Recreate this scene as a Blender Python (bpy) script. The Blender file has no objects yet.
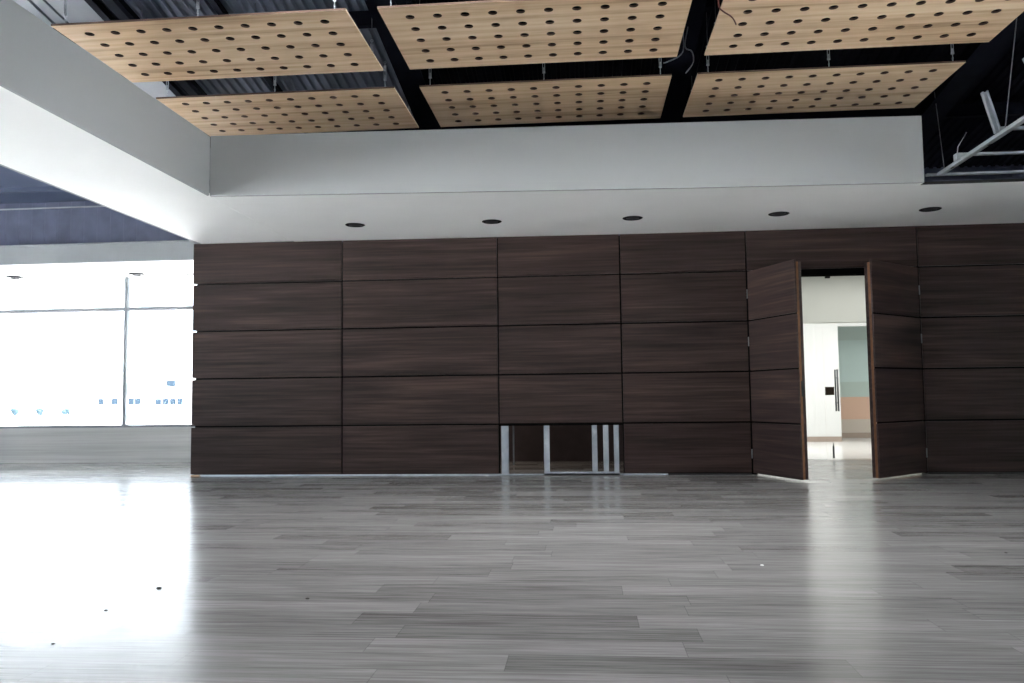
import bpy, bmesh, math, random
from mathutils import Vector, Matrix
random.seed(7)
SC = bpy.context.scene
COL = SC.collection

# ------------------------------------------------------------------ camera
yaw, pitch, roll = -0.0880, 0.0676, -0.0118
cy, sy, cp, sp, cr, sr = math.cos(yaw), math.sin(yaw), math.cos(pitch), math.sin(pitch), math.cos(roll), math.sin(roll)
fwd = Vector((sy * cp, cy * cp, sp)); rgt = Vector((cy, -sy, 0)); up = rgt.cross(fwd)
r2 = cr * rgt + sr * up; u2 = -sr * rgt + cr * up
cam = bpy.data.objects.new('camera', bpy.data.cameras.new('camera'))
COL.objects.link(cam)
cam.matrix_world = Matrix(((r2.x, u2.x, -fwd.x, 0.0), (r2.y, u2.y, -fwd.y, -10.167), (r2.z, u2.z, -fwd.z, 0.96), (0, 0, 0, 1)))
cam.data.sensor_width = 36.0
cam.data.lens = 823.2 / 1024 * 36.0
cam.data.clip_end = 1000
SC.camera = cam

# ------------------------------------------------------------------ world: a bright overcast sky
W = bpy.data.worlds.new('overcast_sky'); SC.world = W; W.use_nodes = True
nt = W.node_tree
bg = nt.nodes['Background']
bg.inputs[0].default_value = (0.86, 0.93, 1.0, 1); bg.inputs[1].default_value = 5.0

SC.view_settings.view_transform = 'Standard'; SC.view_settings.look = 'None'
SC.view_settings.gamma = 1.0; SC.view_settings.use_curve_mapping = False
SC.view_settings.exposure = 0.5
SC.cycles.use_denoising = True
SC.cycles.max_bounces = 14; SC.cycles.diffuse_bounces = 8; SC.cycles.glossy_bounces = 6
SC.cycles.transparent_max_bounces = 16
SC.cycles.sample_clamp_indirect = 30.0

# high sun over the right of the building: it reaches only the paving outside, which throws light up to the ceiling
sun = bpy.data.objects.new('sun', bpy.data.lights.new('sun', 'SUN')); COL.objects.link(sun)
sun.data.energy = 80.0; sun.data.angle = math.radians(3); sun.data.color = (1.0, 0.985, 0.98)
sun.rotation_euler = (0, math.radians(18), 0)

def light(name, loc, rot, sx, sy_, power=0.0, color=(1, 1, 1), portal=False):
    d = bpy.data.lights.new(name, 'AREA'); d.shape = 'RECTANGLE'; d.size = sx; d.size_y = sy_
    d.energy = power; d.color = color
    if portal: d.cycles.is_portal = True
    o = bpy.data.objects.new(name, d); COL.objects.link(o); o.location = loc; o.rotation_euler = rot
    return o
R90 = math.pi / 2
# daylight portals in the window openings (they only guide the sky's own light)
light('window_portal', (-9.2, 2.50, 1.73), (-R90, 0, 0), 8.6, 2.4, portal=True)      # far glazing
light('window_portal', (-13.6, -6.0, 1.6), (0, -R90, 0), 2.9, 15.5, portal=True)      # added left glazing
light('window_portal', (-11.2, -15.1, 1.6), (R90, 0, 0), 4.2, 2.9, portal=True)       # added glazing behind the camera
light('window_portal', (9.08, -9.0, 1.6), (0, R90, 0), 2.7, 7.9, portal=True)              # added glazing on the right
# unseen area lamps, added above the front floor to brighten floor and ceiling
for lx in (-2.0, -0.7, 0.6, 1.9):
    for ly, lz, pw in ((-8.6, 4.6, 8), (-4.75, 4.15, 24)):
        o = light('added_floor_fill', (lx, ly, lz), (math.radians(14) if ly > -5 else 0, 0, 0), 1.2, 1.0, pw, (0.98, 0.99, 1.0)); o.data.spread = math.radians(130)
# ceiling lamps of the lit corridor and lobby beyond the doorway
light('lobby_lamp', (4.2, 1.2, 2.78), (0, 0, 0), 3.0, 0.6, 29, (1.0, 0.98, 0.93))
light('lobby_lamp', (4.6, 4.6, 2.78), (0, 0, 0), 4.0, 2.4, 98, (1.0, 0.99, 0.96))

# ------------------------------------------------------------------ materials
def mat(name):
    m = bpy.data.materials.new(name); m.use_nodes = True
    return m, m.node_tree, m.node_tree.nodes['Principled BSDF']
def N(t, kind, **kw):
    n = t.nodes.new(kind)
    for k, v in kw.items(): setattr(n, k, v)
    return n
def plain(name, col, rough=0.6, metal=0.0, spec=0.5, noise=0.0, nscale=6.0):
    m, t, b = mat(name)
    b.inputs['Roughness'].default_value = rough; b.inputs['Metallic'].default_value = metal
    b.inputs['Specular IOR Level'].default_value = spec
    if noise:
        tc = N(t, 'ShaderNodeTexCoord'); nz = N(t, 'ShaderNodeTexNoise'); nz.inputs['Scale'].default_value = nscale
        nz.inputs['Detail'].default_value = 6
        t.links.new(tc.outputs['Object'], nz.inputs['Vector'])
        rp = N(t, 'ShaderNodeValToRGB')
        rp.color_ramp.elements[0].position = 0.3; rp.color_ramp.elements[1].position = 0.7
        rp.color_ramp.elements[0].color = tuple(c * (1 - noise) for c in col) + (1,)
        rp.color_ramp.elements[1].color = tuple(min(1, c * (1 + noise)) for c in col) + (1,)
        t.links.new(nz.outputs['Fac'], rp.inputs['Fac']); t.links.new(rp.outputs['Color'], b.inputs['Base Color'])
    else:
        b.inputs['Base Color'].default_value = tuple(col) + (1,)
    return m
def wood(name, stops, across, along=0.7, axis='XZ', rough=0.48, spec=0.18, band=3.0):
    """laminate whose grain runs along local X; `across` is the other in-face axis."""
    m, t, b = mat(name)
    tc = N(t, 'ShaderNodeTexCoord'); oi = N(t, 'ShaderNodeObjectInfo')
    mul = N(t, 'ShaderNodeMath', operation='MULTIPLY'); mul.inputs[1].default_value = 37.0
    t.links.new(oi.outputs['Random'], mul.inputs[0])
    cb = N(t, 'ShaderNodeCombineXYZ')
    for k in range(3): t.links.new(mul.outputs[0], cb.inputs[k])
    add = N(t, 'ShaderNodeVectorMath', operation='ADD')
    t.links.new(tc.outputs['Object'], add.inputs[0]); t.links.new(cb.outputs[0], add.inputs[1])
    def nz(scale_along, scale_across, detail, rough_, dist=0.0):
        mp = N(t, 'ShaderNodeMapping')
        mp.inputs['Scale'].default_value = (scale_along, scale_across, scale_across)
        t.links.new(add.outputs[0], mp.inputs['Vector'])
        n = N(t, 'ShaderNodeTexNoise'); n.inputs['Scale'].default_value = 1.0
        n.inputs['Detail'].default_value = detail; n.inputs['Roughness'].default_value = rough_
        n.inputs['Distortion'].default_value = dist
        t.links.new(mp.outputs[0], n.inputs['Vector']); return n
    a = nz(along, across, 8, 0.62, 0.25)
    c = nz(along * 0.5, band, 3, 0.5, 0.6)
    mx = N(t, 'ShaderNodeMath', operation='MULTIPLY_ADD'); mx.inputs[1].default_value = 0.55
    sc = N(t, 'ShaderNodeMath', operation='MULTIPLY'); sc.inputs[1].default_value = 0.45
    t.links.new(c.outputs['Fac'], sc.inputs[0]); t.links.new(a.outputs['Fac'], mx.inputs[0]); t.links.new(sc.outputs[0], mx.inputs[2])
    rp = N(t, 'ShaderNodeValToRGB'); cr_ = rp.color_ramp
    while len(cr_.elements) < len(stops): cr_.elements.new(0.5)
    for e, (p, col) in zip(cr_.elements, stops): e.position = p; e.color = tuple(col) + (1,)
    t.links.new(mx.outputs[0], rp.inputs['Fac']); t.links.new(rp.outputs['Color'], b.inputs['Base Color'])
    b.inputs['Roughness'].default_value = rough; b.inputs['Specular IOR Level'].default_value = spec
    bp = N(t, 'ShaderNodeBump'); bp.inputs['Strength'].default_value = 0.08; bp.inputs['Distance'].default_value = 0.004
    t.links.new(a.outputs['Fac'], bp.inputs['Height']); t.links.new(bp.outputs[0], b.inputs['Normal'])
    return m
def plank_floor(name):
    m, t, b = mat(name)
    L = t.links.new
    def M(op, a, c=None, d=None):
        n = N(t, 'ShaderNodeMath', operation=op)
        for k, v in enumerate((a, c, d)):
            if v is None: continue
            if isinstance(v, (int, float)): n.inputs[k].default_value = v
            else: L(v, n.inputs[k])
        return n.outputs[0]
    tc = N(t, 'ShaderNodeTexCoord'); sx = N(t, 'ShaderNodeSeparateXYZ'); L(tc.outputs['Object'], sx.inputs[0])
    PWD, PLN = 0.19, 1.22
    v = M('DIVIDE', sx.outputs['Y'], PWD); row = M('FLOOR', v)
    wn = N(t, 'ShaderNodeTexWhiteNoise', noise_dimensions='1D'); L(row, wn.inputs['W'])
    u = M('ADD', M('DIVIDE', sx.outputs['X'], PLN), M('MULTIPLY', wn.outputs['Value'], 7.0)); colm = M('FLOOR', u)
    cb = N(t, 'ShaderNodeCombineXYZ'); L(colm, cb.inputs[0]); L(row, cb.inputs[1])
    pid = N(t, 'ShaderNodeTexWhiteNoise', noise_dimensions='2D'); L(cb.outputs[0], pid.inputs['Vector'])
    # grain stretched along the plank
    off = N(t, 'ShaderNodeVectorMath', operation='MULTIPLY_ADD'); L(pid.outputs['Color'], off.inputs[0])
    off.inputs[1].default_value = (40, 40, 40); L(tc.outputs['Object'], off.inputs[2])
    mp = N(t, 'ShaderNodeMapping'); mp.inputs['Scale'].default_value = (2.2, 60, 1); L(off.outputs[0], mp.inputs['Vector'])
    g = N(t, 'ShaderNodeTexNoise'); g.inputs['Scale'].default_value = 1; g.inputs['Detail'].default_value = 9; g.inputs['Roughness'].default_value = 0.65
    g.inputs['Distortion'].default_value = 0.4; L(mp.outputs[0], g.inputs['Vector'])
    mp2 = N(t, 'ShaderNodeMapping'); mp2.inputs['Scale'].default_value = (1.0, 7, 1); L(off.outputs[0], mp2.inputs['Vector'])
    g2 = N(t, 'ShaderNodeTexNoise'); g2.inputs['Scale'].default_value = 1; g2.inputs['Detail'].default_value = 4; L(mp2.outputs[0], g2.inputs['Vector'])
    tone = M('ADD', M('MULTIPLY', pid.outputs['Value'], 0.14), M('ADD', M('MULTIPLY', g.outputs['Fac'], 0.72), M('MULTIPLY', g2.outputs['Fac'], 0.27)))
    rp = N(t, 'ShaderNodeValToRGB'); e = rp.color_ramp.elements
    e[0].position = 0.37; e[0].color = (*FLOOR_DARK, 1); e[1].position = 0.86; e[1].color = (*FLOOR_LIGHT, 1)
    L(tone, rp.inputs['Fac'])
    # thin seams
    fv = M('FRACT', v); fu = M('FRACT', u)
    dv = M('MULTIPLY', M('MINIMUM', fv, M('SUBTRACT', 1.0, fv)), PWD); du = M('MULTIPLY', M('MINIMUM', fu, M('SUBTRACT', 1.0, fu)), PLN)
    seam = M('LESS_THAN', M('MINIMUM', dv, du), 0.0016)
    mxc = N(t, 'ShaderNodeMix', data_type='RGBA', blend_type='MULTIPLY'); L(M('MULTIPLY', seam, 0.32), mxc.inputs['Factor'])
    L(rp.outputs['Color'], mxc.inputs[6]); mxc.inputs[7].default_value = (0.1, 0.1, 0.1, 1)
    L(mxc.outputs[2], b.inputs['Base Color'])
    # scuffs vary the gloss
    nz = N(t, 'ShaderNodeTexNoise'); nz.inputs['Scale'].default_value = 1.3; nz.inputs['Detail'].default_value = 8; L(tc.outputs['Object'], nz.inputs['Vector'])
    rr = M('ADD', M('MULTIPLY_ADD', pid.outputs['Value'], 0.06, FLOOR_ROUGH - 0.08), M('ADD', M('MULTIPLY', nz.outputs['Fac'], 0.06), M('MULTIPLY', g.outputs['Fac'], 0.06)))
    L(rr, b.inputs['Roughness']); b.inputs['Specular IOR Level'].default_value = FLOOR_SPEC
    # grain relief and a slight lean of every board
    h = M('ADD', M('MULTIPLY', g.outputs['Fac'], 1.0), M('MULTIPLY', seam, -0.6))
    bp = N(t, 'ShaderNodeBump'); bp.inputs['Strength'].default_value = 0.10; bp.inputs['Distance'].default_value = 0.004
    L(h, bp.inputs['Height']); L(bp.outputs[0], b.inputs['Normal'])
    return m
FLOOR_DARK, FLOOR_LIGHT, FLOOR_ROUGH, FLOOR_SPEC = (0.125, 0.122, 0.118), (0.48, 0.478, 0.472), 0.215, 0.5
M_FLOOR = plank_floor('grey_plank_floor')
M_DARKWOOD = wood('dark_walnut_laminate', [(0.34, (0.016, 0.0098, 0.0095)), (0.46, (0.030, 0.0185, 0.0170)), (0.54, (0.044, 0.0265, 0.0235)), (0.64, (0.072, 0.044, 0.036))], across=34, along=0.9, band=7)
M_EDGE = wood('reddish_board_edge', [(0.3, (0.10, 0.045, 0.02)), (0.7, (0.22, 0.10, 0.045))], across=20, along=1.5)
M_OAK = wood('light_oak_laminate', [(0.33, (0.42, 0.26, 0.145)), (0.45, (0.65, 0.45, 0.28)), (0.56, (0.77, 0.57, 0.38)), (0.68, (0.84, 0.67, 0.49))], across=16, along=0.8, band=6, rough=0.5)
M_OAKEDGE = plain('pale_edge_band', (0.62, 0.47, 0.32), 0.5, noise=0.1)
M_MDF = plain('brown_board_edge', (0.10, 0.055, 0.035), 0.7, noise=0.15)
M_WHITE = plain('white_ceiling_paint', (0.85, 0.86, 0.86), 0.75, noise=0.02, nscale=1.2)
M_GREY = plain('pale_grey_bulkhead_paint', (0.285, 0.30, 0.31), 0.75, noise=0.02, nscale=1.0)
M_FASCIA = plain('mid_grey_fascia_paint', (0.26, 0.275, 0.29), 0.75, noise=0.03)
M_WALL = plain('white_wall_paint', (0.80, 0.80, 0.79), 0.8, noise=0.015, nscale=1.5)
M_LOBBY = plain('lobby_wall_paint', (0.74, 0.77, 0.72), 0.8, noise=0.015, nscale=1.5)
M_SUB = plain('dark_backing_board', (0.005, 0.0045, 0.0045), 0.95, spec=0.1)
M_DARKROOM = plain('dark_plum_wall_paint', (0.075, 0.058, 0.062), 0.85, noise=0.1)
M_STEEL = plain('galvanised_steel', (0.44, 0.48, 0.53), 0.40, 0.7, noise=0.12, nscale=9)
M_ALU = plain('grey_aluminium', (0.20, 0.215, 0.23), 0.5, 0.3)
M_DECK_LIT = plain('blue_grey_lit_deck', (0.115, 0.13, 0.175), 0.6, 0.0, noise=0.18, nscale=3)
M_BEAM = plain('navy_steel_and_shaded_deck', (0.007, 0.008, 0.014), 0.9, spec=0.06, noise=0.15)
M_SIDING = plain('blue_grey_siding', (0.070, 0.085, 0.150), 0.55, noise=0.2, nscale=4)
M_LINING = plain('smooth_blue_lining', (0.050, 0.068, 0.125), 0.6, noise=0.08, nscale=1.5)
M_PALE = plain('pale_roof_sheet', (0.30, 0.32, 0.36), 0.6, noise=0.05)
M_FELT = plain('black_acoustic_felt', (0.006, 0.006, 0.006), 0.95, spec=0.05)
M_BLACK = plain('matt_black', (0.01, 0.01, 0.011), 0.6)
M_LENS = plain('dark_lamp_lens', (0.03, 0.032, 0.036), 0.2)
M_CONC = wood('board_marked_concrete', [(0.3, (0.36, 0.36, 0.35)), (0.5, (0.46, 0.46, 0.45)), (0.7, (0.53, 0.53, 0.52))], across=26, along=0.5, band=8, rough=0.85, spec=0.2)
M_GROUND = plain('pale_paving', (0.70, 0.70, 0.69), 0.9, noise=0.05, nscale=0.2)
M_BLD = plain('white_render', (0.85, 0.85, 0.84), 0.9)
M_BGLASS = plain('blue_window_glass', (0.016, 0.028, 0.042), 0.6, spec=0.1)
M_LEAF = plain('dusty_green_leaves', (0.028, 0.044, 0.055), 0.9, noise=0.3, spec=0.05)
M_TILE = plain('white_gloss_floor', (0.78, 0.77, 0.75), 0.18, noise=0.03)
M_BRONZE = plain('bronze_plate', (0.10, 0.075, 0.055), 0.4, 0.6)
M_CHROME = plain('brushed_steel', (0.16, 0.17, 0.18), 0.4, 0.6)
M_BROWNTRIM = plain('beige_skirting', (0.40, 0.32, 0.27), 0.6)
M_CABLE = plain('grey_cable', (0.10, 0.11, 0.13), 0.5)
M_RED = plain('brown_red_cable', (0.10, 0.02, 0.015), 0.5)
M_BLOCK = plain('raw_pine', (0.42, 0.27, 0.17), 0.7, noise=0.2, nscale=30)
M_CHIP = plain('dirt_chip', (0.035, 0.03, 0.028), 0.9)
M_SCRAP = plain('white_scrap', (0.75, 0.74, 0.72), 0.8)
def glass_mat():
    m, t, b = mat('clear_window_glass'); t.nodes.remove(b)
    out = t.nodes['Material Output']
    tr = N(t, 'ShaderNodeBsdfTransparent'); tr.inputs[0].default_value = (0.955, 0.97, 0.975, 1)
    gl = N(t, 'ShaderNodeBsdfGlossy'); gl.inputs['Roughness'].default_value = 0.02
    fr = N(t, 'ShaderNodeFresnel'); fr.inputs[0].default_value = 1.45
    mx = N(t, 'ShaderNodeMixShader')
    t.links.new(fr.outputs[0], mx.inputs[0]); t.links.new(tr.outputs[0], mx.inputs[1]); t.links.new(gl.outputs[0], mx.inputs[2])
    t.links.new(mx.outputs[0], out.inputs['Surface'])
    return m
M_GLASS = glass_mat()
def band_wall():
    m, t, b = mat('banded_wall_paint')
    tc = N(t, 'ShaderNodeTexCoord'); s = N(t, 'ShaderNodeSeparateXYZ'); t.links.new(tc.outputs['Object'], s.inputs[0])
    mr = N(t, 'ShaderNodeMapRange'); mr.inputs['From Min'].default_value = 0; mr.inputs['From Max'].default_value = 3
    t.links.new(s.outputs['Z'], mr.inputs['Value'])
    rp = N(t, 'ShaderNodeValToRGB'); rp.color_ramp.interpolation = 'CONSTANT'
    E = rp.color_ramp.elements
    stops = [(0.0, (0.62, 0.55, 0.48)), (0.13, (0.72, 0.48, 0.36)), (0.29, (0.50, 0.60, 0.56)), (0.40, (0.56, 0.69, 0.67)), (0.70, (0.50, 0.60, 0.57))]
    while len(E) < len(stops): E.new(0.5)
    for e, (p, c) in zip(E, stops): e.position = p; e.color = (*c, 1)
    t.links.new(mr.outputs[0], rp.inputs['Fac']); t.links.new(rp.outputs['Color'], b.inputs['Base Color'])
    b.inputs['Roughness'].default_value = 0.8
    return m
M_BAND = band_wall()

# ------------------------------------------------------------------ mesh helpers
class MB:
    def __init__(s): s.bm = bmesh.new(); s.mats = []
    def face(s, pts, mi=0):
        vs = [s.bm.verts.new(p) for p in pts]
        f = s.bm.faces.new(vs); f.material_index = mi; return f
    def box(s, x0, x1, y0, y1, z0, z1, mi=0):
        v = [s.bm.verts.new((x, y, z)) for z in (z0, z1) for (x, y) in ((x0, y0), (x1, y0), (x1, y1), (x0, y1))]
        for q in ((3, 2, 1, 0), (4, 5, 6, 7), (0, 1, 5, 4), (1, 2, 6, 5), (2, 3, 7, 6), (3, 0, 4, 7)):
            f = s.bm.faces.new([v[i] for i in q]); f.material_index = mi
        return s
    def hexa(s, b, t, mi=0):
        """eight corners: four of the bottom, four of the top, same order."""
        v = [s.bm.verts.new(p) for p in list(b) + list(t)]
        for q in ((3, 2, 1, 0), (4, 5, 6, 7), (0, 1, 5, 4), (1, 2, 6, 5), (2, 3, 7, 6), (3, 0, 4, 7)):
            f = s.bm.faces.new([v[i] for i in q]); f.material_index = mi
        return s
    def tube(s, pts, r, n=8, cap=True, mi=0):
        pts = [Vector(p) for p in pts]; rings = []
        rs = r if isinstance(r, (list, tuple)) else [r] * len(pts)
        for i, p in enumerate(pts):
            d = (pts[min(i + 1, len(pts) - 1)] - pts[max(i - 1, 0)]).normalized()
            a = d.cross(Vector((0, 0, 1)) if abs(d.z) < 0.9 else Vector((1, 0, 0))).normalized(); b = d.cross(a)
            rings.append([s.bm.verts.new(p + rs[i] * (math.cos(2 * math.pi * k / n) * a + math.sin(2 * math.pi * k / n) * b)) for k in range(n)])
        for A, B in zip(rings, rings[1:]):
            for k in range(n):
                f = s.bm.faces.new((A[k], A[(k + 1) % n], B[(k + 1) % n], B[k])); f.smooth = True; f.material_index = mi
        if cap: s.bm.faces.new(rings[0][::-1]); s.bm.faces.new(rings[-1])
        return s
    def lathe(s, prof, n=24, mi=0):
        """profile of (radius, z) turned about local Z."""
        rings = [[s.bm.verts.new((r * math.cos(2 * math.pi * k / n), r * math.sin(2 * math.pi * k / n), z)) for k in range(n)] for r, z in prof]
        for A, B in zip(rings, rings[1:]):
            for k in range(n):
                f = s.bm.faces.new((A[k], A[(k + 1) % n], B[(k + 1) % n], B[k])); f.smooth = True; f.material_index = mi
        return s
    def prism(s, poly, z0, z1, mi=0):
        lo = [s.bm.verts.new((x, y, z0)) for x, y in poly]; hi = [s.bm.verts.new((x, y, z1)) for x, y in poly]
        n = len(poly)
        for k in range(n):
            f = s.bm.faces.new((lo[k], lo[(k + 1) % n], hi[(k + 1) % n], hi[k])); f.material_index = mi
        s.bm.faces.new(lo[::-1]); s.bm.faces.new(hi)
        return s
    def torus(s, c, R, r, axis='Y', n=12, m=6):
        ax = {'X': (Vector((0, 1, 0)), Vector((0, 0, 1)), Vector((1, 0, 0))), 'Y': (Vector((1, 0, 0)), Vector((0, 0, 1)), Vector((0, 1, 0))), 'Z': (Vector((1, 0, 0)), Vector((0, 1, 0)), Vector((0, 0, 1)))}[axis]
        rings = []
        for i in range(n):
            a = 2 * math.pi * i / n; d = math.cos(a) * ax[0] + math.sin(a) * ax[1]
            rings.append([s.bm.verts.new(Vector(c) + d * (R + r * math.cos(2 * math.pi * k / m)) + ax[2] * r * math.sin(2 * math.pi * k / m)) for k in range(m)])
        for i in range(n):
            A, B = rings[i], rings[(i + 1) % n]
            for k in range(m):
                f = s.bm.faces.new((A[k], A[(k + 1) % m], B[(k + 1) % m], B[k])); f.smooth = True
        return s
    def build(s, name, mats, parent=None, loc=(0, 0, 0), rot=(0, 0, 0), weld=False):
        if weld: bmesh.ops.remove_doubles(s.bm, verts=s.bm.verts, dist=1e-5)
        bmesh.ops.recalc_face_normals(s.bm, faces=s.bm.faces)
        me = bpy.data.meshes.new(name); s.bm.to_mesh(me); s.bm.free()
        for m in (mats if isinstance(mats, (list, tuple)) else [mats]): me.materials.append(m)
        o = bpy.data.objects.new(name, me); COL.objects.link(o)
        o.location = loc; o.rotation_euler = rot
        if parent: o.parent = parent
        return o
def bevel(o, w=0.003, seg=2):
    m = o.modifiers.new('edge_bevel', 'BEVEL'); m.width = w; m.segments = seg; m.limit_method = 'ANGLE'; return o
def struct(o, label=None, cat=None):
    o['kind'] = 'structure'
    if label: o['label'] = label
    if cat: o['category'] = cat
    return o
def tag(o, label, cat, group=None, kind=None):
    o['label'] = label; o['category'] = cat
    if group: o['group'] = group
    if kind: o['kind'] = kind
    return o
def empty(name, loc=(0, 0, 0), rz=0.0, parent=None):
    o = bpy.data.objects.new(name, None); COL.objects.link(o); o.location = loc; o.rotation_euler = (0, 0, rz)
    o.empty_display_size = 0.1
    if parent: o.parent = parent
    return o
def copy_tree(o, parent=None):
    c = o.copy(); COL.objects.link(c); c.parent = parent
    for ch in list(o.children): copy_tree(ch, c)
    return c
def holed_slab(mb, xs, ys, hx, hy, r, z0, z1, n=16, mi_bot=0, mi_side=1, zf=None):
    """slab over the grid xs x ys; cells whose index is in hx x hy get a round hole at their centre."""
    zf = zf or (lambda x, y: 0.0)
    P = lambda x, y, z: (x, y, z + zf(x, y))
    for i in range(len(xs) - 1):
        for j in range(len(ys) - 1):
            x0, x1, y0, y1 = xs[i], xs[i + 1], ys[j], ys[j + 1]
            if (i in hx) and (j in hy):
                cx, cyy = (x0 + x1) / 2, (y0 + y1) / 2
                ci, sq = [], []
                for k in range(n):
                    a = 2 * math.pi * k / n + math.pi / 4; c_, s_ = math.cos(a), math.sin(a)
                    q = 1 / max(abs(c_), abs(s_))
                    ci.append((cx + r * c_, cyy + r * s_)); sq.append((cx + (x1 - x0) / 2 * c_ * q, cyy + (y1 - y0) / 2 * s_ * q))
                for k in range(n):
                    k2 = (k + 1) % n
                    for z in (z0, z1): mb.face([P(*ci[k], z), P(*ci[k2], z), P(*sq[k2], z), P(*sq[k], z)], mi_bot)
                    mb.face([P(*ci[k], z0), P(*ci[k2], z0), P(*ci[k2], z1), P(*ci[k], z1)], mi_side)
            else:
                for z in (z0, z1): mb.face([P(x0, y0, z), P(x1, y0, z), P(x1, y1, z), P(x0, y1, z)], mi_bot)

# ------------------------------------------------------------------ room shell
XL, XR, YB, YF = -13.5, 9.0, -15.0, 2.37      # left, right, behind the camera, window wall
struct(MB().box(XL, XR, YB, YF, -0.12, 0.0).build('floor', M_FLOOR))
struct(MB().box(1.25, 7.4, YF, 9.2, -0.12, 0.0).build('floor_lobby', M_TILE))
roofz = lambda y: 4.0 + 0.155 * (1.2 - y)
# corrugated roof deck, ribs running down its slope
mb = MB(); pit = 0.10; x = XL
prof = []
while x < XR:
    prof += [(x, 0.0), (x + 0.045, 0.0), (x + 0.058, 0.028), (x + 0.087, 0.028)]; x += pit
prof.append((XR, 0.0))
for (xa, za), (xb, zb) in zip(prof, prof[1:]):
    mb.face([(xa, YB, roofz(YB) + za), (xb, YB, roofz(YB) + zb), (xb, 2.6, roofz(2.6) + zb), (xa, 2.6, roofz(2.6) + za)], 0 if xa < -2.0 else 1)  # deck coloured lighter left, near black right, imitating window light falling off
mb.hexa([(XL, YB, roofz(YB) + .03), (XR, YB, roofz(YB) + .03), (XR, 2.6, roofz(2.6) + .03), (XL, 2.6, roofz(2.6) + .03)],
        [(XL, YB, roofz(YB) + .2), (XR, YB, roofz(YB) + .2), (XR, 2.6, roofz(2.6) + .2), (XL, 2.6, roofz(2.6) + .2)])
struct(mb.build('ceiling', [M_DECK_LIT, M_BEAM], weld=True))
# pale flat roof sheets in the bay beside the left bulkhead, with dark joints
mb = MB()
for xa, xb in ((-6.2, -5.072), (-5.038, -4.932), (-4.902, -4.47), (-4.385, -4.30)):
    z = lambda y: roofz(y) - 0.012
    mb.hexa([(xa, -9, z(-9)), (xb, -9, z(-9)), (xb, -0.6, z(-0.6)), (xa, -0.6, z(-0.6))], [(xa, -9, z(-9) + .01), (xb, -9, z(-9) + .01), (xb, -0.6, z(-0.6) + .01), (xa, -0.6, z(-0.6) + .01)])
struct(mb.build('ceiling_sheet', M_PALE))
# smooth blue lining of the roof void over the hall, with a darker cross rail
z = lambda y: roofz(y) - 0.05
struct(MB().hexa([(XL + .1, -2.5, z(-2.5)), (-6.25, -2.5, z(-2.5)), (-6.25, 1.27, z(1.27)), (XL + .1, 1.27, z(1.27))], [(XL + .1, -2.5, z(-2.5) + .02), (-6.25, -2.5, z(-2.5) + .02), (-6.25, 1.27, z(1.27) + .02), (XL + .1, 1.27, z(1.27) + .02)]).build('ceiling_lining', M_LINING))
struct(MB().box(XL + .1, -5.0, 0.72, 0.80, z(.8) - .05, z(.72) + .01).build('ceiling_rail', M_LINING))
struct(MB().box(XL + .1, -5.0, 1.25, 1.279, 3.842, 3.858).build('trim_flange', M_PALE))
def ibeam_y(xc, w, d, y0, y1, drop=0.0):
    mb = MB(); t = 0.014
    for xa, xb, da, db in ((xc - w / 2, xc + w / 2, d, d - t), (xc - 0.006, xc + 0.006, d - t, t), (xc - w / 2, xc + w / 2, t, 0.0)):
        mb.hexa([(xa, y0, roofz(y0) - da - drop), (xb, y0, roofz(y0) - da - drop), (xb, y1, roofz(y1) - da - drop), (xa, y1, roofz(y1) - da - drop)],
                [(xa, y0, roofz(y0) - db - drop), (xb, y0, roofz(y0) - db - drop), (xb, y1, roofz(y1) - db - drop), (xa, y1, roofz(y1) - db - drop)])
    return mb
for xc, w, d in ((-4.43, 0.07, 0.10), (-4.24, 0.10, 0.12), (-3.34, 0.06, 0.07), (-1.72, 0.26, 0.30), (0.98, 0.26, 0.30), (3.9, 0.26, 0.3), (-9.4, 0.2, 0.2)):
    struct(ibeam_y(xc, w, d, YB + 0.1, 1.28).build('ceiling_beam', M_BEAM))
for yc in (-9.3, -7.1, -5.0, -2.78, -0.5):
    mb = MB(); w = 0.07
    mb.box(XL + 0.1, XR - 0.1, yc - w / 2, yc + w / 2, roofz(yc) - 0.16, roofz(yc) - 0.145)
    mb.box(XL + 0.1, XR - 0.1, yc - 0.005, yc + 0.005, roofz(yc) - 0.145, roofz(yc) - 0.004)
    struct(mb.build('ceiling_purlin', M_BEAM))

# soffit height: a touch lower towards the right
sz = lambda x, y=0: 2.992 - 0.036 * min(1.0, max(0.0, (x + 5.0) / 6.0))
SX = (-4.95, -3.685)
# back soffit board with round openings for the downlights
DL = [(-2.628, -0.95), (-1.031, -0.94), (0.565, -0.92), (2.173, -0.89), (3.788, -0.88)]
HOLE = 0.088
xs = [-3.685]; hx = []
for x, y in DL:
    xs += [x - 0.15, x + 0.15]; hx.append(len(xs) - 2)
xs += [5.0, 7.0, 8.9]
ys = [-2.03, -0.92 - 0.15, -0.92 + 0.15, 0.0]
mb = MB(); holed_slab(mb, xs, ys, hx, [1], HOLE, 0.0, 0.03, n=24, mi_bot=0, mi_side=1, zf=sz)
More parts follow.
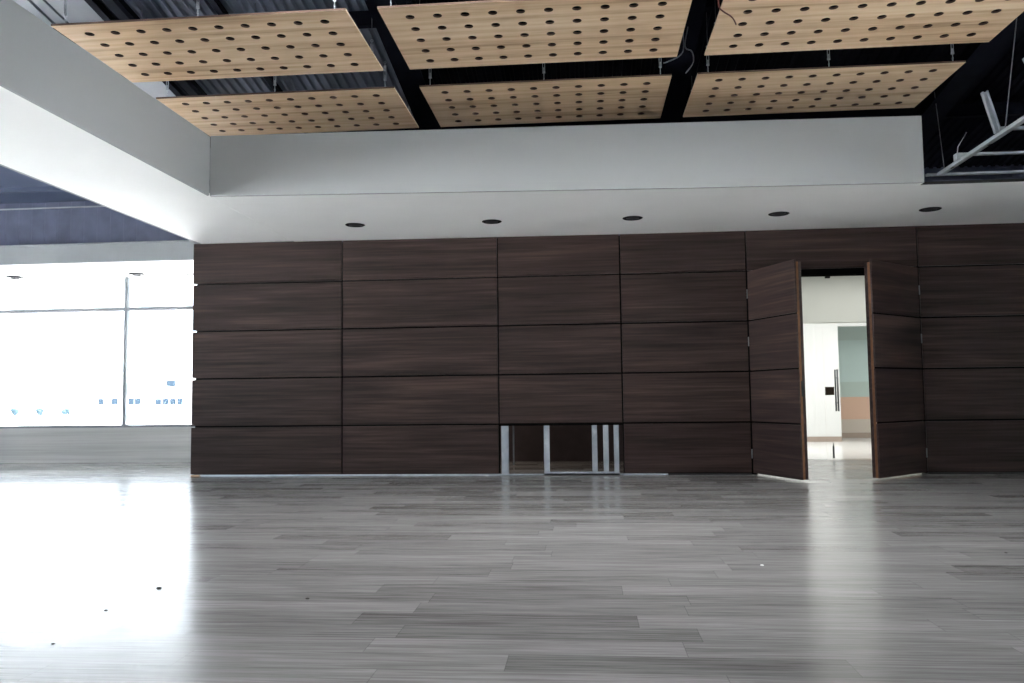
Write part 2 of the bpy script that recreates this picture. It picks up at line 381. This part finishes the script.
# front part up to the slanting bulkhead line, and its rim
fy = lambda x: -2.42 + 0.29 * min(1.0, (x + 3.685) / 6.93)
for xa, xb in ((-3.685, -1.5), (-1.5, 1.0), (1.0, 3.25)):
    mb.hexa([(xa, fy(xa), sz(xa)), (xb, fy(xb), sz(xb)), (xb, -2.03, sz(xb)), (xa, -2.03, sz(xa))], [(xa, fy(xa), sz(xa) + .03), (xb, fy(xb), sz(xb) + .03), (xb, -2.03, sz(xb) + .03), (xa, -2.03, sz(xa) + .03)])
mb.face([(3.25, -2.03, sz(3.25)), (8.9, -2.03, sz(8.9)), (8.9, -2.03, sz(8.9) + .03), (3.25, -2.03, sz(3.25) + .03)], 1)  # open rim coloured black to stand in for the shadow gap
struct(mb.build('ceiling_soffit', [M_WHITE, M_BLACK]))
# bulkhead face above the soffit, ending in a raw edge on the right
mb = MB(); N_ = 6
for k in range(N_):
    xa = -3.672 + (3.25 + 3.672) * k / N_; xb = -3.672 + (3.25 + 3.672) * (k + 1) / N_
    ht = lambda x: 3.592 + 0.012 * (x + 3.685) / 6.93
    mb.hexa([(xa, fy(xa), sz(xa) + .03 * 0), (xb, fy(xb), sz(xb)), (xb, fy(xb) + .03, sz(xb)), (xa, fy(xa) + .03, sz(xa))],
            [(xa, fy(xa), ht(xa)), (xb, fy(xb), ht(xb)), (xb, fy(xb) + .03, ht(xb)), (xa, fy(xa) + .03, ht(xa))])
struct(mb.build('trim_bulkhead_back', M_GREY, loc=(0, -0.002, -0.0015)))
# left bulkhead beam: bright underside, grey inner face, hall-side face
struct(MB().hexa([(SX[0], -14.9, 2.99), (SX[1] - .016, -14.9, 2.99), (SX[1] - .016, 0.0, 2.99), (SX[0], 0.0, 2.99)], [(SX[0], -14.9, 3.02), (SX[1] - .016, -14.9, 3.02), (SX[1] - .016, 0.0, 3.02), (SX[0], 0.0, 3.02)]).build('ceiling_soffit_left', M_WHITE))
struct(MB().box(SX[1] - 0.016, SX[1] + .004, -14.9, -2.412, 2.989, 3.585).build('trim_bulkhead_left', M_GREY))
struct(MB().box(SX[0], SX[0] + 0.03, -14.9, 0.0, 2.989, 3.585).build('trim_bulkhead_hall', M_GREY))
# soffit in front of the window wall, its fascia and the siding of the roof void above
DW = [(-9.10, 2.2), (-7.05, 2.2)]
HX0, HX1 = XL, -5.0
xs = [HX0]; hx = []
for x, y in DW:
    xs += [x - 0.15, x + 0.15]; hx.append(len(xs) - 2)
xs.append(HX1)
mb = MB(); holed_slab(mb, xs, [1.13, 2.2 - .15, 2.2 + .15, YF + .1], hx, [1], HOLE, 2.985, 3.015, n=24)
struct(mb.build('ceiling_soffit_window', [M_WHITE, M_BLACK]))
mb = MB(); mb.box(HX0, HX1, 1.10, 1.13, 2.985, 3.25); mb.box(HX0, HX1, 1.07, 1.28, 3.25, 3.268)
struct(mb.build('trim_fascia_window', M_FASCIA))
mb = MB(); x = XL
while x < XR:
    mb.box(x, min(x + 0.198, XR), 1.28, 1.31, 3.02, roofz(1.3) + 0.02); mb.box(x + 0.198, min(x + 0.205, XR), 1.284, 1.31, 3.02, roofz(1.3) + 0.02); x += 0.205
struct(mb.build('wall_roof_void', M_SIDING))

# ------------------------------------------------------------------ the dark panelled wall
CX = [-5.037, -3.056, -1.070, 0.452, 1.980, 3.994, 5.60, 7.30, 8.95]
RZ = [2.462, 1.851, 1.240, 0.629, 0.018]
G = 0.0095
wall = empty('wall_back'); struct(wall, 'dark walnut panelled wall across the room')
def sub(x0, x1, z0, z1): MB().box(x0, x1, 0.028, 0.14, z0, z1).build('backing_board', M_SUB, wall)
sub(-4.99, -1.070, 0.02, 2.97); sub(-1.070, 0.452, 0.606, 2.95); sub(0.452, 1.95, 0.0, 2.95); sub(1.95, 4.02, 2.50, 2.95); sub(4.02, 8.95, 0.0, 2.95)
def clad(x0, x1, z0, z1):
    o = MB().box(x0 + G, x1 - G, 0.0, 0.0275, z0 + 0.010, z1 - 0.010).build('cladding_panel', M_DARKWOOD, wall)
    bevel(o, 0.0015, 1)
for c in range(8):
    xa, xb = CX[c], CX[c + 1]
    ztop = min(sz(xa), sz(xb))
    MB().hexa([(xa + G, 0, RZ[0] + G * .8), (xb - G, 0, RZ[0] + G * .8), (xb - G, .0275, RZ[0] + G * .8), (xa + G, .0275, RZ[0] + G * .8)],
              [(xa + G, 0, sz(xa)), (xb - G, 0, sz(xb)), (xb - G, .0275, sz(xb)), (xa + G, .0275, sz(xa))]).build('cladding_panel', M_DARKWOOD, wall)
    if c == 4: continue
    for r in range(4):
        if c == 2 and r == 3: continue
        clad(xa, xb, RZ[r + 1], RZ[r])
struct(MB().box(-4.9, 0.98, 0.012, 0.03, 0.0, 0.0195).box(0.452, 0.98, 0.004, 0.012, 0.0, 0.018).build('baseboard_track', M_STEEL))
struct(MB().box(0.98, 1.972, 0.006, 0.028, 0.0, 0.018).box(4.0, 5.1, 0.006, 0.028, 0.0, 0.018).build('baseboard_dark', M_BLACK))
struct(MB().box(5.1, 8.9, 0.006, 0.028, 0.0, 0.018).build('baseboard_right', M_STEEL))
tag(bevel(MB().box(-0.055, 0.055, -0.02, 0.02, 0, 0.019).build('wood_block', M_BLOCK, loc=(-4.965, 0.005, 0))), 'small raw pine block under the left end of the walnut wall', 'wood block')

# opening left by the missing panel: studs and floor track
def stud(x0, w, label, d=0.088, h=0.60, y=0.032):
    mb = MB(); t = 0.006; lip = 0.014
    poly = [(0, 0), (w, 0), (w, lip), (w - t, lip), (w - t, t), (t, t), (t, d - t), (w - t, d - t), (w - t, d - lip), (w, d - lip), (w, d), (0, d)]
    mb.prism(poly, 0.0, h)
    mb.box(w * .46, w * .54, -0.002, 0.001, 0.0, h)
    o = mb.build('metal_stud', M_STEEL, loc=(x0, y, 0.004))
    return tag(o, label, 'metal stud', 'galvanised studs in the wall opening')
SG = 'galvanised studs in the wall opening'
stud(-1.046, 0.085, 'wide galvanised stud at the left end of the wall opening')
stud(-0.520, 0.066, 'galvanised stud standing alone in the middle of the wall opening')
stud(0.070, 0.064, 'galvanised stud leftmost of the three close together at the right of the opening')
stud(0.208, 0.064, 'galvanised stud in the middle of the three close together in the wall opening')
stud(0.337, 0.060, 'galvanised stud at the right end of the wall opening')
tag(MB().box(-0.01, 0.01, 0, 0.05, 0, 0.62).build('metal_angle', M_STEEL, loc=(-1.035, 1.6, 0.0)), 'thin metal upright standing in the dark room behind the wall opening', 'metal upright')
mb = MB(); mb.box(-1.066, 0.448, 0.012, 0.135, 0.0, 0.004); mb.box(-0.52, 0.40, 0.012, 0.016, 0.004, 0.034); mb.box(-0.52, 0.40, 0.13, 0.135, 0.004, 0.034)
tag(mb.build('floor_track', M_STEEL), 'galvanised floor track under the studs of the wall opening', 'floor track')

light('added_store_fill', (-2.6, 1.3, 2.7), (0, 0, 0), 0.5, 0.3, 24, (1.0, 0.85, 0.72))  # unseen lamp added to brighten the dark room behind the opening
# dark room behind the left part of the wall
struct(MB().box(-5.02, 1.20, 2.16, 2.24, 0.0, 2.95).build('wall_store_back', M_DARKROOM))
struct(MB().box(1.20, 1.28, 0.14, 9.2, 0.0, 2.95).build('wall_store_right', M_WALL))
struct(MB().box(-5.02, -4.94, 0.14, 2.37, 0.0, 2.95).build('wall_store_left', M_WALL))
struct(MB().box(-5.0, 7.4, 0.14, 9.2, 2.80, 2.86).build('ceiling_lobby', M_WALL))

# ------------------------------------------------------------------ double door in the panelling
fr = MB(); fr.box(1.950, 2.045, 0.03, 0.16, 0, 2.43); fr.box(3.990, 4.02, 0.03, 0.16, 0, 2.43); fr.box(1.95, 4.02, 0.03, 0.16, 2.40, 2.50)
fr.box(1.984, 3.99, 0.06, 0.10, 2.385, 2.40)
fro = struct(fr.build('trim_door_frame', M_SUB))
bevel(MB().box(-0.03, 0.03, -0.012, 0.012, -0.03, 0.0).build('latch_keep', M_BLACK, fro, loc=(2.95, 0.05, 2.385)))
def leaf(name, hx_, L, ang, side, label):
    """side=+1: hinged on its left, swings out clockwise; -1: hinged on its right."""
    root = empty(name, (hx_, -0.004, 0.0), -side * ang)
    struct(root, label)
    X = lambda a, b: (min(side * a, side * b), max(side * a, side * b))
    x0, x1 = X(0.004, L - 0.012)
    bevel(MB().box(x0, x1, 0.022, 0.086, 0.026, 2.42).build('door_core', M_SUB, root))
    x0, x1 = X(L - 0.012, L - 0.003)
    MB().box(x0, x1, 0.020, 0.050, 0.024, 2.425).build('edge_strip', M_EDGE, root)
    x0, x1 = X(L - 0.012, L - 0.006)
    MB().box(x0, x1, 0.054, 0.089, 0.024, 2.425).build('edge_strip', M_DARKWOOD, root)
    zz = [2.45] + RZ[1:4] + [0.022]
    for k in range(4):
        x0, x1 = X(0.006, L)
        bevel(MB().box(x0, x1, 0.0, 0.020, zz[k + 1] + (0.010 if k < 3 else 0), zz[k] - (0.010 if k else 0)).build('cladding_panel', M_DARKWOOD, root), 0.0015, 1)
        x0, x1 = X(0.012, L - 0.012)
        if k: MB().box(x0, x1, 0.0195, 0.0215, zz[k] - .012, zz[k] + .012).build('joint_backing', M_SUB, root)
    for hz in (0.25, 1.60, 2.18):
        MB().tube([(side * -0.002, -0.004, hz - .055), (side * -0.002, -0.004, hz + .055)], 0.0065, 10).build('hinge', M_ALU, root)
    return root
dl = leaf('door_1', 1.984, 0.945, math.radians(68.5), 1, 'left walnut clad door leaf standing wide open')
dr = leaf('door_2', 3.990, 1.06, math.radians(42.5), -1, 'right walnut clad door leaf standing half open')
b = MB().box(0.940, 0.962, 0.045, 0.06, 1.00, 1.03); b.box(0.940, 0.946, 0.035, 0.068, 0.93, 1.10); b.build('latch', M_BLACK, dl)

# ------------------------------------------------------------------ lobby beyond the doorway
YG = 2.28
struct(MB().box(1.28, 7.4, YG - 0.04, YG + 0.10, 2.0, 2.80).build('wall_lobby_header', M_LOBBY))
g = struct(empty('door_3', (3.50, YG, 0)), 'frameless glass door of the bright lobby')
bevel(MB().box(0.004, 1.0, 0.0, 0.012, 0.012, 1.995).build('glass_pane', M_GLASS, g), 0.001, 1)
h = MB().tube([(0.168, -0.05, 0.70), (0.168, -0.05, 1.31)], 0.0125, 12)
for z in (0.82, 1.19): h.tube([(0.168, -0.05, z), (0.168, 0.0, z)], 0.008, 8)
h.build('pull_handle', M_CHROME, g)
h = MB().tube([(0.168, 0.062, 0.70), (0.168, 0.062, 1.31)], 0.0125, 12)
for z in (0.82, 1.19): h.tube([(0.168, 0.062, z), (0.168, 0.012, z)], 0.008, 8)
h.build('pull_handle', M_CHROME, g)
bevel(MB().box(0.006, 0.128, -0.014, 0.026, 0.937, 1.056).build('lock_plate', M_BRONZE, g))
h = MB().box(0.075, 0.10, -0.012, 0.0, 0.02, 0.20); h.tube([(0.0875, -0.016, 0.16), (0.0875, -0.016, 0.235)], 0.007, 8); h.build('floor_bolt', M_CHROME, g)
w2 = struct(empty('window_2', (1.30, YG, 0)), 'fixed clear glass screen left of the glass door')
MB().box(0.0, 2.196, 0.0, 0.012, 0.0, 1.995).build('glass_pane', M_GLASS, w2)
w3 = struct(empty('window_3', (4.504, YG, 0)), 'fixed clear glass screen right of the glass door')
MB().box(0.0, 2.89, 0.0, 0.012, 0.0, 1.995).build('glass_pane', M_GLASS, w3)
struct(MB().box(1.28, 5.09, 6.9, 7.0, 0.0, 2.80).build('wall_lobby_back', M_WALL))
struct(MB().box(5.09, 7.4, 6.9, 7.0, 2.31, 2.80).build('wall_lobby_lintel', M_WALL))
struct(MB().box(4.60, 7.4, 8.3, 8.4, 0.0, 2.80).build('wall_lobby_alcove', M_BAND))
struct(MB().box(1.28, 5.09, 6.885, 6.9, 0.0, 0.10).box(4.68, 7.4, 8.285, 8.3, 0.0, 0.11).build('baseboard_lobby', M_BROWNTRIM))
struct(MB().box(7.4, 7.48, 0.14, 9.2, 0.0, 2.95).build('wall_lobby_right', M_WALL))
struct(MB().box(1.28, 7.4, 9.1, 9.2, 0.0, 2.95).build('wall_lobby_end', M_WALL))

# ------------------------------------------------------------------ window wall of the hall
def window(name, ox, oy, rz, length, zs, zt, step, first, label, transom=2.447):
    root = struct(empty(name, (ox, oy, 0), rz), label)
    f = MB(); d = 0.06
    f.box(0, length, -d / 2, d / 2, zs, zs + 0.05); f.box(0, length, -d / 2, d / 2, zt - 0.05, zt)
    f.box(0, 0.05, -d / 2, d / 2, zs, zt); f.box(length - 0.05, length, -d / 2, d / 2, zs, zt)
    f.build('window_frame', M_ALU, root)
    xs_ = []; x = first
    while x < length - 0.3:
        xs_.append(x); x += step
    for x in xs_: bevel(MB().box(x - 0.028, x + 0.028, -0.045, 0.045, zs + 0.05, zt - 0.05).build('mullion', M_ALU, root), 0.004, 1)
    edges = [0.05] + [q for x in xs_ for q in (x - 0.028, x + 0.028)] + [length - 0.05]
    for a, c in zip(edges[::2], edges[1::2]):
        MB().box(a, c, -0.03, 0.03, transom - 0.03, transom + 0.03).build('transom', M_ALU, root)
        MB().box(a, c, -0.004, 0.004, zs + 0.05, transom - 0.03).build('glass_pane', M_GLASS, root)
        MB().box(a, c, -0.004, 0.004, transom + 0.03, zt - 0.05).build('glass_pane', M_GLASS, root)
    return root
WX0 = -13.4
window('window_1', WX0, YF + 0.06, 0, -5.02 - WX0, 0.545, 3.04, 2.95, -7.33 - WX0 - 2.95, 'wide aluminium framed window wall at the far left of the hall')
struct(MB().box(XL, -4.94, YF, YF + 0.2, 0.0, 0.535).box(XL, -4.94, YF - 0.02, YF + 0.22, 0.535, 0.552).build('wall_window_sill', M_CONC))
struct(MB().box(XL, -4.94, YF, YF + 0.2, 2.965, 4.2).build('wall_window_head', M_WALL))
# unseen left side glazing, added to let in more daylight
window('added_window_left', XL + 0.05, -14.9, R90, 17.2, 0.2, 2.95, 2.9, 2.9, 'added left side window wall of the hall')
struct(MB().box(XL - 0.1, XL + 0.1, YB, YF, 0.0, 0.19).build('wall_left_sill', M_CONC))
struct(MB().box(XL - 0.1, XL + 0.1, YB, YF, 2.955, 7.0).build('wall_left_head', M_WALL))
# unseen glazing behind the photographer, added to light the bulkhead
window('added_window_behind', XL + 0.1, YB + 0.05, 0, 4.4, 0.2, 2.95, 2.8, 2.8, 'added window wall behind the photographer')
struct(MB().box(XL, XR, YB - 0.1, YB + 0.1, 0.0, 0.19).build('wall_front_sill', M_CONC))
struct(MB().box(XL, XR, YB - 0.1, YB + 0.1, 2.955, 7.0).build('wall_front_head', M_WALL))
struct(MB().box(-9.0, XR, YB - 0.1, YB + 0.1, 0.19, 2.955).build('wall_front', M_WALL))
struct(MB().box(XR, XR + 0.1, YB, -13.0, 0.0, 7.0).box(XR, XR + 0.1, -5.0, YF, 0.0, 7.0).box(XR, XR + 0.1, -13.0, -5.0, 0.0, 0.19).box(XR, XR + 0.1, -13.0, -5.0, 2.955, 7.0).build('wall_right', M_WALL))
window('added_window_right', XR + 0.05, -13.0, R90, 8.0, 0.2, 2.95, 2.66, 2.66, 'added window wall on the right of the hall')  # unseen glazing, added to brighten the inner face of the left bulkhead
struct(MB().box(XR + 0.1, XR + 2.6, -14.0, -4.0, 3.1, 3.25).build('added_sun_canopy', M_WALL))  # canopy added out of view to keep sun off the right glazing
struct(MB().box(XR + 0.15, 60, -80, YF + 0.3, -0.6, -0.2).build('ground_right', M_GROUND))

# ------------------------------------------------------------------ outside
struct(MB().box(-260, 60, YF + 0.3, 330, -1.4, -1.0).build('ground', M_GROUND))
struct(MB().box(-90, XL - 0.2, -80, YF + 0.3, -0.6, -0.2).build('ground_terrace', M_GROUND))
struct(MB().box(XL - 0.2, XR, -80, YB - 0.2, -0.6, -0.2).build('ground_forecourt', M_GROUND))
# px -> distant facade at y = 150 (160 m from the camera)
bld = empty('distant_building', (-92, 150, -1.0))
tag(bld, 'washed out white building with a row of small blue windows seen through the hall window', 'building')
k = 160.17 / 70.17
mb = MB(); mb.box(-12, 22, 0, 14, 0, 7.5); mb.box(-12.3, 22.3, -0.3, 14.3, 7.5, 7.9); mb.build('facade', M_BLD, bld)
for wx, wz, w, hgt in ((-43.1, .98, .36, .42), (-41.8, .98, .45, .42), (-40.3, .97, .46, .45), (-39.65, .97, .42, .45), (-37.75, .92, .42, .4), (-37.05, .92, .42, .45), (-36.4, .92, .42, .42), (-35.75, .93, .40, .45), (-36.6, 2.53, .62, .42)):
    MB().box(-w * k * .66, w * k * .66, -0.12, 0.05, -hgt * k * .66, hgt * k * .66).build('window', M_BGLASS, bld, loc=(wx * k + 92, 0, 0.96 + (wz - .96) * k + 1.0))
kk = 100.17 / 70.17
for i, (sx_, szz, w, lab) in enumerate(((-51.3, .62, 1.0, 'pale leftmost shrub beyond the hall window'), (-48.9, .5, .8, 'pale shrub in the middle beyond the hall window'), (-46.3, .62, .9, 'pale shrub nearest the mullion beyond the hall window, beside a pole'))):
    mb = MB(); rnd = random.Random(i)
    for q in range(16):
        a = rnd.random() * 6.28; rr = rnd.random() * w * .5
        p = Vector((rr * math.cos(a), rr * math.sin(a), 0.45 + rnd.random() * 0.65)); r_ = 0.20 + rnd.random() * .16
        bmesh.ops.create_icosphere(mb.bm, subdivisions=1, radius=r_, matrix=Matrix.Translation(p))
    mb.tube([(0, 0, 0), (0, 0, 0.6)], 0.07, 8)
    tag(mb.build('distant_shrub', M_LEAF, loc=(sx_ * kk, 90, -1.0)), lab, 'shrub')
pl = MB().tube([(0, 0, 0), (0, 0, 3.4)], [0.07, 0.04], 8); pl.tube([(0, 0, 3.4), (0.5, 0, 3.55)], 0.03, 6); pl.box(0.4, 0.75, -.06, .06, 3.5, 3.58)
tag(pl.build('street_lamp', M_ALU, loc=(-45.95 * kk, 90.2, -1.0)), 'faint thin lamp post beyond the hall window', 'lamp post')

# ------------------------------------------------------------------ perforated ceiling panels
PX = [(-4.200, -1.790), (-1.545, 0.860), (1.103, 3.510)]
PY = [(-2.507, -1.318), (-4.127, -2.931)]
PZ, PT = 3.960, 0.017
names = {(0, 0): 'light oak perforated ceiling panel at the back left, beside the left bulkhead', (1, 0): 'light oak perforated ceiling panel in the middle of the back row',
         (2, 0): 'light oak perforated ceiling panel at the back right, beside the exposed metal framing',
         (0, 1): 'light oak perforated ceiling panel at the front left, under the pale roof sheets', (1, 1): 'light oak perforated ceiling panel in the middle of the front row',
         (2, 1): 'light oak perforated ceiling panel at the front right, with a loose red cable'}
short = {(0, 0): 'back left', (1, 0): 'back middle', (2, 0): 'back right', (0, 1): 'front left', (1, 1): 'front middle', (2, 1): 'front right'}
def make_panel():
    mb = MB(); Wd, Dp = 2.407, 1.192; px, py = 0.2185, 0.2125
    mx_ = (Wd - 10 * px) / 2; my_ = (Dp - 5 * py) / 2
    xs = [0, mx_] + [mx_ + px * (i + 1) for i in range(10)] + [Wd]
    ys = [0, my_] + [my_ + py * (j + 1) for j in range(5)] + [Dp]
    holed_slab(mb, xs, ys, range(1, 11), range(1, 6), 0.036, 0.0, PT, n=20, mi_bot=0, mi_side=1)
    for (a, b_, mi) in (((0, 0), (Wd, 0), 1), ((Wd, Dp), (0, Dp), 1), ((Wd, 0), (Wd, Dp), 2), ((0, Dp), (0, 0), 2)):
        mb.face([(*a, 0), (*b_, 0), (*b_, PT), (*a, PT)], mi)
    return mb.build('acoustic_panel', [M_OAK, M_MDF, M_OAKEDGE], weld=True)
first = make_panel()
MB().box(0.09, 2.317, 0.09, 1.102, PT, PT + 0.003).build('felt_backing', M_FELT, first)
for (i, j), lab in names.items():
    o = first if (i, j) == (0, 0) else copy_tree(first)
    o.location = (PX[i][0], PY[j][0], PZ)
    tag(o, lab, 'ceiling panel', 'perforated ceiling panels')
# wire hangers with turnbuckles along the front and back edges
def make_hanger(h):
    root = empty('panel_hanger')
    MB().tube([(0, 0, 0.26), (0, 0, h)], 0.0035, 6).build('wire', M_CABLE, root)
    b_ = MB(); b_.box(-0.012, -0.007, -0.004, 0.004, 0.09, 0.21); b_.box(0.007, 0.012, -0.004, 0.004, 0.09, 0.21)
    b_.box(-0.013, 0.013, -0.006, 0.006, 0.075, 0.092); b_.box(-0.013, 0.013, -0.006, 0.006, 0.208, 0.225)
    b_.tube([(0, 0, 0.045), (0, 0, 0.13)], 0.004, 6); b_.tube([(0, 0, 0.17), (0, 0, 0.245)], 0.004, 6); b_.torus((0, 0, 0.255), 0.011, 0.003)
    b_.build('turnbuckle', M_STEEL, root)
    e_ = MB(); e_.torus((0, 0, 0.035), 0.011, 0.0035, 'X'); e_.tube([(0, 0, -0.0005), (0, 0, 0.026)], 0.005, 8); e_.lathe([(0.0, 0.0), (0.014, 0.0), (0.014, 0.004), (0.0, 0.004)], 12)
    e_.build('eye_bolt', M_STEEL, root)
    return root
for j in (0, 1):
    for which, yy in (('front', PY[j][0] + 0.03), ('back', PY[j][1] - 0.04)):
        proto = None
        for i in range(3):
            for pos, xx in (('left', PX[i][0] + 0.10), ('middle', (PX[i][0] + PX[i][1]) / 2), ('right', PX[i][1] - 0.10)):
                if proto is None: o = proto = make_hanger(roofz(yy) - PZ - PT + 0.004)
                else: o = copy_tree(proto)
                o.location = (xx, yy, PZ + PT)
                where = {'left': 'left end', 'middle': 'middle', 'right': 'right end'}[pos]
                tag(o, 'wire hanger at %s of %s edge of the %s ceiling panel' % (where, which, short[(i, j)]), 'panel hanger', 'wire hangers of the ceiling panels')
# loose cables hanging in the gap between the middle and right panels
def cable(name, pts, r, m, label):
    P = [Vector(p) for p in pts]; out = []
    for i in range(len(P) - 1):
        p0, p1, p2, p3 = P[max(i - 1, 0)], P[i], P[i + 1], P[min(i + 2, len(P) - 1)]
        for q in range(6):
            s = q / 6
            out.append(0.5 * ((2 * p1) + (p2 - p0) * s + (2 * p0 - 5 * p1 + 4 * p2 - p3) * s * s + (3 * p1 - p0 - 3 * p2 + p3) * s ** 3))
    out.append(P[-1])
    return tag(MB().tube(out, r, 6).build(name, m), label, 'cable', 'loose cables above the ceiling panels')
yy = -2.75
cable('loose_cable', [(0.99, yy, roofz(yy) - 0.30), (0.96, yy, 4.13), (1.02, yy, 4.08), (1.03, yy, 3.98), (0.96, yy, 3.88)], 0.006, M_CABLE, 'thin grey cable looped in the gap right of the front middle ceiling panel')
cable('loose_cable', [(0.95, yy + .03, roofz(yy) - 0.30), (0.945, yy, 4.11), (0.90, yy, 4.04), (0.80, yy, 3.995), (0.76, yy, 3.985)], 0.006, M_CABLE, 'thin grey cable end lying on the back middle ceiling panel')
yy = -3.9
cable('loose_cable', [(1.08, yy, roofz(yy) - .30), (1.06, yy, 4.25), (1.03, yy - .05, 4.12), (1.04, yy - .05, 4.02)], 0.006, M_CABLE, 'grey cable dangling at the left edge of the front right ceiling panel')
cable('loose_cable', [(1.06, -3.93, roofz(-3.93) - .30), (1.06, -3.93, 4.12), (1.07, -3.91, 3.99), (1.083, -3.88, 3.942), (1.125, -3.84, 3.923), (1.18, -3.79, 3.914), (1.215, -3.74, 3.905), (1.245, -3.67, 3.895)], 0.006, M_RED, 'brownish red cable hanging over the left edge of the front right ceiling panel')

# ------------------------------------------------------------------ downlights
def make_downlight(drop=0.0):
    root = empty('downlight')
    MB().lathe([(0.078, 0.006), (0.078, -0.006 - drop), (0.104, -0.008 - drop), (0.114, -0.003 - drop), (0.114, 0.0), (0.082, 0.0)], 32).build('trim_ring', M_LENS, root)
    MB().lathe([(0.078, 0.0), (0.076, 0.09), (0.0, 0.09)], 32).build('reflector', M_BLACK, root)
    MB().lathe([(0.0, 0.055), (0.03, 0.052), (0.05, 0.062), (0.055, 0.09)], 24).build('lamp', M_LENS, root)
    return root
dlp = None
dlab = ['dark recessed downlight in the soffit above the leftmost wall joint', 'dark recessed downlight second from the left bulkhead in the back soffit', 'dark recessed downlight in the soffit above the wall opening',
        'dark recessed downlight in the soffit above the open left door leaf', 'dark recessed downlight in the soffit right of the doorway',]
for (x, y), lab in zip(DL, dlab):
    o = make_downlight() if dlp is None else copy_tree(dlp)
    dlp = dlp or o
    o.location = (x, -0.92, sz(x)); tag(o, lab, 'downlight', 'recessed downlights in the soffits')
for (x, y), lab in zip(DW, ('recessed downlight at the far left in the white soffit before the window', 'recessed downlight above the mullion in the white soffit before the window')):
    o = make_downlight(0.022); o.location = (x, 2.2, 2.985); tag(o, lab, 'downlight', 'recessed downlights in the soffits')

# ------------------------------------------------------------------ exposed framing of the unfinished right bulkhead
fr = empty('ceiling_frame', (3.415, -2.06, 2.96))
tag(fr, 'unfinished galvanised framing beside the raw right end of the grey bulkhead', 'metal framing')
def channel(mb, a, b_, w=0.05, d=0.03, t=0.004, up=Vector((0, 0, 1))):
    a, b_ = Vector(a), Vector(b_); dr_ = (b_ - a).normalized(); s_ = dr_.cross(up).normalized(); n_ = s_.cross(dr_)
    for (s0, s1, n0, n1) in ((-w / 2, w / 2, 0, t), (-w / 2, -w / 2 + t, 0, d), (w / 2 - t, w / 2, 0, d), (-w / 2, -w / 2 + .012, d - t, d), (w / 2 - .012, w / 2, d - t, d)):
        mb.hexa([a + s_ * s0 + n_ * n0, a + s_ * s1 + n_ * n0, b_ + s_ * s1 + n_ * n0, b_ + s_ * s0 + n_ * n0],
                [a + s_ * s0 + n_ * n1, a + s_ * s1 + n_ * n1, b_ + s_ * s1 + n_ * n1, b_ + s_ * s0 + n_ * n1])
    return mb
Z0 = 0.085
channel(MB(), (-0.10, 0.04, 0.082), (5.3, 0.04, 0.082), 0.04, 0.022).build('edge_track', M_STEEL, fr)
channel(MB(), (0.0, -0.02, Z0 - .02), (-0.10, -5.2, Z0 - .02), 0.045).build('rail', M_STEEL, fr)
for y_ in (-0.50, -1.22, -1.95, -2.7): channel(MB(), (-0.04, y_, Z0 + 0.034), (5.3, y_, Z0 + 0.034), 0.034, 0.024).build('strut', M_STEEL, fr)
for y_, tilt, l_ in ((-1.22, -0.085, 0.345), (-1.95, -0.13, 0.33), (-2.7, -.08, .33)):
    channel(MB(), (-0.06, y_ - .03, Z0 + .0), (-0.06 + tilt, y_ - .02, Z0 + l_), 0.05, 0.03, up=Vector((0, -1, 0))).build('stub', M_STEEL, fr)
MB().box(-0.06, -0.015, -0.53, -0.46, Z0 - 0.01, Z0 + 0.055).build('bracket', M_STEEL, fr)
MB().tube([(-0.04, -0.49, Z0 + .05), (-0.03, -0.49, Z0 + .12), (0.05, -0.49, Z0 + .25)], 0.004, 6).build('wire_end', M_STEEL, fr)
# slotted holes of the rail, as dark plates let into it
for y_ in (-0.3, -1.0, -1.65, -2.4): MB().box(-0.012 - .012 * -y_ * 0, 0.004, y_ - .03, y_ + .03, Z0 - .0205, Z0 - .0199).build('slot', M_BLACK, fr)
def rod(a, b_, lab):
    a, b_ = Vector(a), Vector(b_)
    MB().tube([(0, 0, 0), b_ - a], 0.004, 6).build('suspension_wire', M_CABLE, fr, loc=a - Vector(fr.location))
rod((3.385, -3.37, 3.03), (3.62, -3.40, roofz(-3.4)), 'suspension wire rising from the framing rail near the right of the picture')
rod((3.41, -2.2, 3.03), (3.917, -0.85, roofz(-.85)), 'faint slanting suspension wire at the end of the framing rail beside the bulkhead')

# ------------------------------------------------------------------ debris on the floor
def chip(x, y, s, m, lab):
    mb = MB(); bmesh.ops.create_icosphere(mb.bm, subdivisions=1, radius=1.0)
    rnd = random.Random(int(x * 100))
    for v in mb.bm.verts: v.co = Vector((v.co.x * s * .62 * (1 + .3 * rnd.random()), v.co.y * s * .5 * (1 + .3 * rnd.random()), max(0, (v.co.z + .4) * s * .3)))
    tag(mb.build('debris_chip', m, loc=(x, y, 0.0)), lab, 'debris', 'chips of debris on the floor')
chip(-2.202, -6.036, 0.022, M_CHIP, 'dark chip of debris on the bright floor, largest and nearest the shadow edge')
chip(-2.222, -6.475, 0.014, M_CHIP, 'small dark chip of debris in the middle of the bright floor')
chip(-2.132, -6.987, 0.012, M_CHIP, 'small dark chip of debris on the bright floor closest to the camera')
chip(-1.354, -6.223, 0.016, M_CHIP, 'small dark chip of debris on the grey floor beside the bright patch')
chip(0.971, -5.361, 0.016, M_SCRAP, 'tiny white scrap on the grey floor left of the doorway reflection')
chip(2.478, -4.951, 0.014, M_CHIP, 'small dark chip of debris on the floor at the right')
